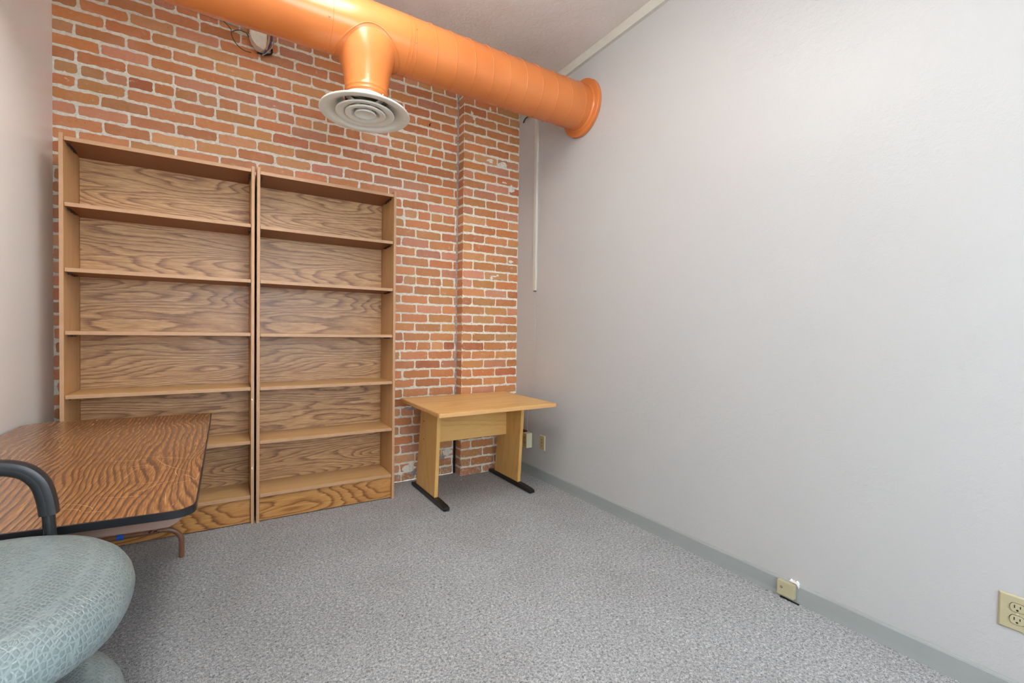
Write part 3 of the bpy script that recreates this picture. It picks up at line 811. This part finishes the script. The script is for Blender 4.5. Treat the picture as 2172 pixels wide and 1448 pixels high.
# wall flange
bm = bmesh.new(); lathe(bm, [(DR-0.002, -0.038), (DR+0.004, -0.036), (DR+0.010, -0.030), (0.190, -0.027), (0.1945, -0.024), (0.1955, -0.002), (0.1925, -0.001), (0.150, -0.001)], (0, DY, DZ), 96, 'X')
link('wall_flange', bm, M['duct'], t, smooth=True)
# boot from the tee down to the diffuser collar
BX = -1.511
bm = bmesh.new(); seg = 72; rings = []
lv = [(0.108, 0.108, 2.420, 2) , (0.109, 0.109, 2.433, 2) , (0.1125, 0.1125, 2.437, 2) , (0.109, 0.109, 2.442, 2) , (0.109, 0.109, 2.453, 2) , (0.1125, 0.1125, 2.458, 2) , (0.1095, 0.1095, 2.463, 2) , (0.111, 0.110, 2.480, 2) , (0.1225, 0.115, 2.56, 2.1), (0.137, 0.127, 2.61, 2.3), (0.149, 0.137, 2.66, 2.5), (0.156, 0.1425, 2.71, 2.6), (0.158, 0.1430, 2.738, 2.6)]
for ax, ay, z, n in lv:
    ring = []
    for i in range(seg):
        a = 2*math.pi*i/seg; c, s = math.cos(a), math.sin(a); rr = (abs(c)**n+abs(s)**n)**(-1/n)
        ring.append(bm.verts.new((BX+ax*rr*c, DY+ay*rr*s, z)))
    rings.append(ring)
for A, D in zip(rings, rings[1:]):
    for i in range(seg): bm.faces.new((A[i], A[(i+1) % seg], D[(i+1) % seg], D[i]))
boot = link('branch_boot', bm, M['duct'], tee, smooth=True)
# rim where the boot is let into the duct: an oval lip lying on the round duct
bm = bmesh.new(); P = []
for i in range(97):
    a = 2*math.pi*i/96; c, s = math.cos(a), math.sin(a); n = 2.6; rr = (abs(c)**n+abs(s)**n)**(-1/n)
    X = BX+0.166*rr*c; Y = 0.1492*rr*s
    P.append((X, DY+Y, DZ-math.sqrt(max(1e-6, (DR+0.0015)**2-Y*Y))))
tube(bm, P, 0.003, 8, cap=False)
link('boot_rim', bm, M['duct'], tee, smooth=True)

# ---------------------------------------------------------------- round ceiling diffuser hung on the boot
zd = 2.345; DX = -1.517
t = thing('air_diffuser', 'round off-white air diffuser with concentric rings under the orange duct', 'air vent', (DX, DY, 2.345))
bm = bmesh.new()
lathe(bm, [(0.1165, 0.0745), (0.118, 0.072), (0.122, 0.066), (0.134, 0.050), (0.156, 0.035), (0.190, 0.021), (0.222, 0.011), (0.2315, 0.006), (0.2335, 0.001), (0.231, -0.003), (0.222, -0.004), (0.205, -0.003), (0.192, -0.001), (0.182, 0.006), (0.172, 0.013), (0.155, 0.022), (0.136, 0.033), (0.120, 0.050), (0.1145, 0.0745)], (DX, DY, zd), 96)
link('outer_cone', bm, M['vent'], t, smooth=True)
for k, (ro, ri, zo) in enumerate(((0.150, 0.088, -0.001), (0.104, 0.058, -0.003))):
    bm = bmesh.new()
    lathe(bm, [(ri, 0.028), (ri+0.012, 0.022), (ro-0.022, 0.014), (ro-0.006, 0.008), (ro, 0.004), (ro+0.001, 0.0), (ro-0.002, -0.003), (ro-0.012, -0.0025), (ro-0.028, 0.000), (ri+0.012, 0.009), (ri-0.002, 0.024), (ri, 0.028)], (DX, DY, zd+zo), 80)
    link('ring', bm, M['vent'], t, smooth=True)
bm = bmesh.new()
lathe(bm, [(0.0, 0.030), (0.035, 0.026), (0.052, 0.008), (0.056, 0.001), (0.054, -0.003), (0.046, -0.003), (0.036, 0.002), (0.022, 0.006), (0.0, 0.0075)], (DX, DY, zd-0.004), 64)
link('centre_disc', bm, M['vent'], t, smooth=True)
bm = bmesh.new()
for a in (0.5, 0.5+math.pi/2, 0.5+math.pi, 0.5+1.5*math.pi):
    c, s = math.cos(a), math.sin(a)
    q = [(0.03, 0.02), (0.125, 0.034), (0.125, 0.050), (0.03, 0.034)]
    A = [bm.verts.new((DX+c*r-s*0.006, DY+s*r+c*0.006, zd+z)) for r, z in q]; D = [bm.verts.new((DX+c*r+s*0.006, DY+s*r-c*0.006, zd+z)) for r, z in q]
    bm.faces.new(A); bm.faces.new(D[::-1])
    for i in range(4): bm.faces.new((A[i], D[i], D[(i+1) % 4], A[(i+1) % 4]))
bmesh.ops.recalc_face_normals(bm, faces=bm.faces)
link_each('spoke', bm, M['vent'], t)
bm = bmesh.new()
for a in (-0.5, 0.25):
    box(bm, DX-0.10, DX+0.10, DY+a*0.1-0.003, DY+a*0.1+0.003, zd+0.052, zd+0.07)
lathe(bm, [(0.106, 0.075), (0.0, 0.076)], (DX, DY, zd), 48)
link('damper', bm, M['vent_metal'], t)
bm = bmesh.new()
for a in (2.9, 5.3): lathe(bm, [(0.0, 0.006), (0.004, 0.004), (0.004, -0.003), (0, -0.005)], (DX+0.119*math.cos(a), DY+0.119*math.sin(a), zd+0.078), 8)
link_each('screw', bm, M['steel'], t)

# ---------------------------------------------------------------- things on the walls
# white block with wires high on the brick wall
t = thing('wall_block', 'cream rounded block fixed high on the bricks behind the duct', 'conduit end', (-1.975, -0.012, 3.08))
bm = bmesh.new()
prof = [(-2.030, 3.155), (-2.032, 3.065), (-2.020, 3.030), (-1.995, 3.000), (-1.965, 2.988), (-1.945, 2.992), (-1.935, 3.010), (-1.930, 3.155)]
a = [bm.verts.new((x, -0.085, z)) for x, z in prof]; b = [bm.verts.new((x, -0.012, z)) for x, z in prof]; n = len(prof)
bm.faces.new(a); bm.faces.new(b[::-1])
for i in range(n): bm.faces.new((a[i], b[i], b[(i+1) % n], a[(i+1) % n]))
bmesh.ops.recalc_face_normals(bm, faces=bm.faces)
link('body', bm, M['foam'], t, bevel=0.008)
wires = []
def wire(name, mat, pts, r, label, group='loose wires by the cream block'):
    bm = bmesh.new(); tube(bm, smooth_path(pts, 6), r, 8)
    o = link(name, bm, mat, None, loc=pts[0], smooth=True); return tag(o, label, 'wire', group)
wire('wire', M['wire_purple'], [(-1.912, -0.045, 3.155), (-1.905, -0.048, 3.10), (-1.912, -0.048, 3.05), (-1.935, -0.055, 2.998), (-1.948, -0.06, 2.975)], 0.0045, 'purple wire hanging down the right side of the cream block')
wire('wire', M['wire_tan'], [(-1.922, -0.075, 3.155), (-1.921, -0.08, 3.09), (-1.926, -0.08, 3.04), (-1.938, -0.075, 2.99)], 0.006, 'tan wire pressed against the right side of the cream block')
wire('wire', M['wire_white'], [(-1.896, -0.035, 3.155), (-1.892, -0.04, 3.08), (-1.905, -0.045, 3.03), (-1.935, -0.05, 2.985), (-1.958, -0.055, 2.962)], 0.003, 'thin white wire ending in a frayed tip under the cream block')
wire('wire', M['wire_black'], [(-1.90, -0.012, 3.04), (-1.905, -0.02, 3.005), (-1.935, -0.03, 2.985), (-1.955, -0.04, 2.975), (-1.985, -0.025, 2.985)], 0.006, 'short black wire bunched under the cream block')
wire('wire', M['wire_black'], [(-2.18, -0.02, 3.13), (-2.150, -0.03, 3.098), (-2.132, -0.035, 3.075), (-2.128, -0.035, 3.04), (-2.105, -0.03, 3.000), (-2.065, -0.025, 2.975), (-2.02, -0.02, 2.975)], 0.0022, 'black wire looped to the left of the cream block')
wire('wire', M['wire_black'], [(-2.125, -0.02, 3.075), (-2.09, -0.02, 3.095), (-2.05, -0.025, 3.09), (-2.034, -0.02, 3.07)], 0.0028, 'short black wire arching from the loop to the cream block')
wire('wire', M['wire_white'], [(-2.47, -0.010, 3.146), (-2.35, -0.012, 3.133), (-2.22, -0.012, 3.128), (-2.12, -0.012, 3.122), (-2.06, -0.012, 3.118)], 0.003, 'white wire running along a mortar line left of the cream block')
o = wire('wire', M['wire_black'], [(-0.004, -0.172, 2.972), (-0.008, -0.19, 2.984), (-0.014, -0.23, 2.990), (-0.02, -0.34, 2.975)], 0.0045, 'dark wire stub on the right wall under the duct', 'wires on the right wall')

# raceway, its cable and the transformer
t = thing('cable_raceway', 'cream vertical cable raceway on the right wall below the duct', 'cable cover', (0, -0.382, 1.527))
link('cover', B(-0.017, -0.001, -0.398, -0.366, 1.527, 3.088), M['trim'], t, bevel=0.0025)
link('edge_strip', B(-0.005, -0.0008, -0.4035, -0.3985, 1.53, 3.088), M['trim'], t)
link('end_cap', B(-0.0155, -0.002, -0.394, -0.372, 1.518, 1.5268), M['vent_metal'], t)
o = wire('cable', M['wire_white'], [(-0.008, -0.383, 1.517), (-0.008, -0.388, 1.40), (-0.010, -0.402, 1.25), (-0.010, -0.405, 1.05), (-0.010, -0.402, 0.86), (-0.012, -0.385, 0.74), (-0.022, -0.355, 0.62), (-0.035, -0.345, 0.50), (-0.040, -0.345, 0.42), (-0.040, -0.352, 0.358)], 0.0018, 'thin white cable hanging from the raceway down to the socket adapter', 'wires on the right wall')
o['category'] = 'cable'
t = thing('socket_adapter', 'cream plug-in adapter box on the wall behind the small desk', 'adapter', (0, -0.34, 0.30))
link('body', B(-0.062, -0.0075, -0.372, -0.318, 0.232, 0.352), M['cream_light'], t, bevel=0.004)
link('face_label', B(-0.0632, -0.0622, -0.366, -0.324, 0.240, 0.345), M['tan_plate'], t)
bm = bmesh.new()
for z in (0.275, 0.315):
    box(bm, -0.0640, -0.0633, -0.352, -0.349, z-0.007, z+0.007); box(bm, -0.0640, -0.0633, -0.340, -0.337, z-0.006, z+0.006)
link_each('slot', bm, M['hole'], t)
def plate(y, z, w, h, mat, label, kind):
    t = thing('wall_outlet' if kind != 'jack' else 'wall_plate', label, 'outlet' if kind != 'jack' else 'wall plate', (0, y, z))
    bm = bmesh.new()
    b0 = [(0, -w/2, -h/2), (0, w/2, -h/2), (0, w/2, h/2), (0, -w/2, h/2)]; e = 0.005
    A = [bm.verts.new((-0.0006, y+p[1], z+p[2])) for p in b0]
    D = [bm.verts.new((-0.003, y+p[1], z+p[2])) for p in b0]
    E_ = [bm.verts.new((-0.0065, y+p[1]*(1-2*e/w), z+p[2]*(1-2*e/h))) for p in b0]
    for X, Y in ((A, D), (D, E_)):
        for i in range(4): bm.faces.new((X[i], X[(i+1) % 4], Y[(i+1) % 4], Y[i]))
    bm.faces.new(E_); bm.faces.new(A[::-1])
    bmesh.ops.recalc_face_normals(bm, faces=bm.faces)
    link('cover_plate', bm, mat, t, bevel=0.0008)
    if kind == 'duplex':
        for s in (1, -1):
            zc = z+s*0.0195
            bm = bmesh.new(); pts = []
            for i in range(32):
                a = 2*math.pi*i/32; pts.append((y+0.0172*math.cos(a), zc+max(-0.0135, min(0.0135, 0.0172*math.sin(a)))))
            def loop(sc_, x): return [bm.verts.new((x, y+(p-y)*sc_, zc+(q-zc)*sc_)) for p, q in pts]
            R = [loop(1.07, -0.0066), loop(1.07, -0.0069), loop(1.0, -0.0069), loop(1.0, -0.0088), loop(0.95, -0.0095)]
            for ri, (a, b) in enumerate(zip(R, R[1:])):
                for i in range(32):
                    f = bm.faces.new((a[i], a[(i+1) % 32], b[(i+1) % 32], b[i])); f.material_index = 1 if ri < 2 else 0
            bm.faces.new(R[-1])
            bmesh.ops.recalc_face_normals(bm, faces=bm.faces)
            rc = link('receptacle', bm, [mat, M['hole']], t)
            bm = bmesh.new()
            box(bm, -0.0099, -0.0094, y+0.0052, y+0.0076, zc-0.001, zc+0.0085); box(bm, -0.0099, -0.0094, y-0.0076, y-0.0052, zc-0.0, zc+0.0078)
            lathe(bm, [(0.0028, 0.0), (0.0028, -0.0005), (0, -0.0005)], (-0.0094, y, zc-0.0072), 12, 'X')
            link_each('slot', bm, M['hole'], rc)
        bm = bmesh.new(); lathe(bm, [(0.0033, 0.0), (0.003, -0.0012), (0.0, -0.0015)], (-0.0066, y, z), 14, 'X')
        link('screw', bm, M['cream_light'], t)
    else:
        link('insert', B(-0.0078, -0.0067, y-w*0.36, y+w*0.40, z-h*0.44, z+h*0.44), M['tan_plate'], t)
        bm = bmesh.new()
        for dz in (-0.024, 0.0, 0.024): lathe(bm, [(0.0042, 0.0), (0.0042, -0.0008), (0, -0.0008)], (-0.0079, y, z+dz), 12, 'X')
        link_each('jack_hole', bm, M['hole'], t)
    return t
plate(-3.108, 0.3005, 0.088, 0.1135, M['cream'], 'ivory duplex power outlet at the right edge, near the baseboard', 'duplex')
plate(-0.512, 0.300, 0.074, 0.120, M['cream_light'], 'cream wall plate with three holes, right of the small desk', 'jack')
plate(-0.262, 0.300, 0.075, 0.116, M['brown_plate'], 'brown power outlet half hidden behind the small desk leg', 'duplex')

# jack box on the baseboard
t = thing('jack_box', 'ivory surface-mount jack box on the grey baseboard', 'phone jack', (0, -2.428, 0.044))
link('cover', B(-0.0335, -0.0115, -2.449, -2.379, 0.018, 0.080), M['cream'], t, bevel=0.0022)
bm = bmesh.new(); lathe(bm, [(0.0052, 0.0), (0.0044, -0.0006), (0.0030, 0.0003), (0, 0.0002)], (-0.0336, -2.397, 0.053), 16, 'X')
link('screw_hole', bm, M['hole'], t)
bm = bmesh.new(); rng = random.Random(2)
P = [(-2.418, 0.0845), (-2.424, 0.094), (-2.430, 0.089), (-2.437, 0.0925), (-2.443, 0.087), (-2.449, 0.0955), (-2.456, 0.090), (-2.458, 0.0835), (-2.462, 0.076), (-2.459, 0.066), (-2.455, 0.075), (-2.450, 0.082), (-2.441, 0.0835), (-2.430, 0.0828)]
A = [bm.verts.new((-0.0118, y, z)) for y, z in P]; D = [bm.verts.new((-0.0004, y, z)) for y, z in P]
bm.faces.new(A); bm.faces.new(D[::-1])
for i in range(len(P)): bm.faces.new((A[i], D[i], D[(i+1) % len(P)], A[(i+1) % len(P)]))
bmesh.ops.recalc_face_normals(bm, faces=bm.faces)
o = tag(link('torn_caulk', bm, M['spackle'], None, loc=(0, -2.45, 0.09)), 'torn white caulk on the wall above the ivory jack box', 'caulk')
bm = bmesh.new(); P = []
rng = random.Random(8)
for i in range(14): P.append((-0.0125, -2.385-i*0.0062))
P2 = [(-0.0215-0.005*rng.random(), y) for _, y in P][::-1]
prism(bm, P+P2, 0.0002, 0.0016)  # thin near-black strip laid on the carpet
tag(link('carpet_strip', bm, M['gap'], None, loc=(-0.024, -2.43, 0)), 'dark strip along the carpet edge under the ivory jack box', 'carpet gap')
# crumb on the carpet under the desk
bm = bmesh.new(); lathe(bm, [(0, 0.0), (0.004, 0.001), (0.0045, 0.003), (0.002, 0.006), (0, 0.0065)], (-0.57, -0.20, 0.0002), 8)
tag(link('crumb', bm, M['spackle'], None, loc=(-0.57, -0.20, 0)), 'small white crumb on the carpet under the desk', 'crumb')
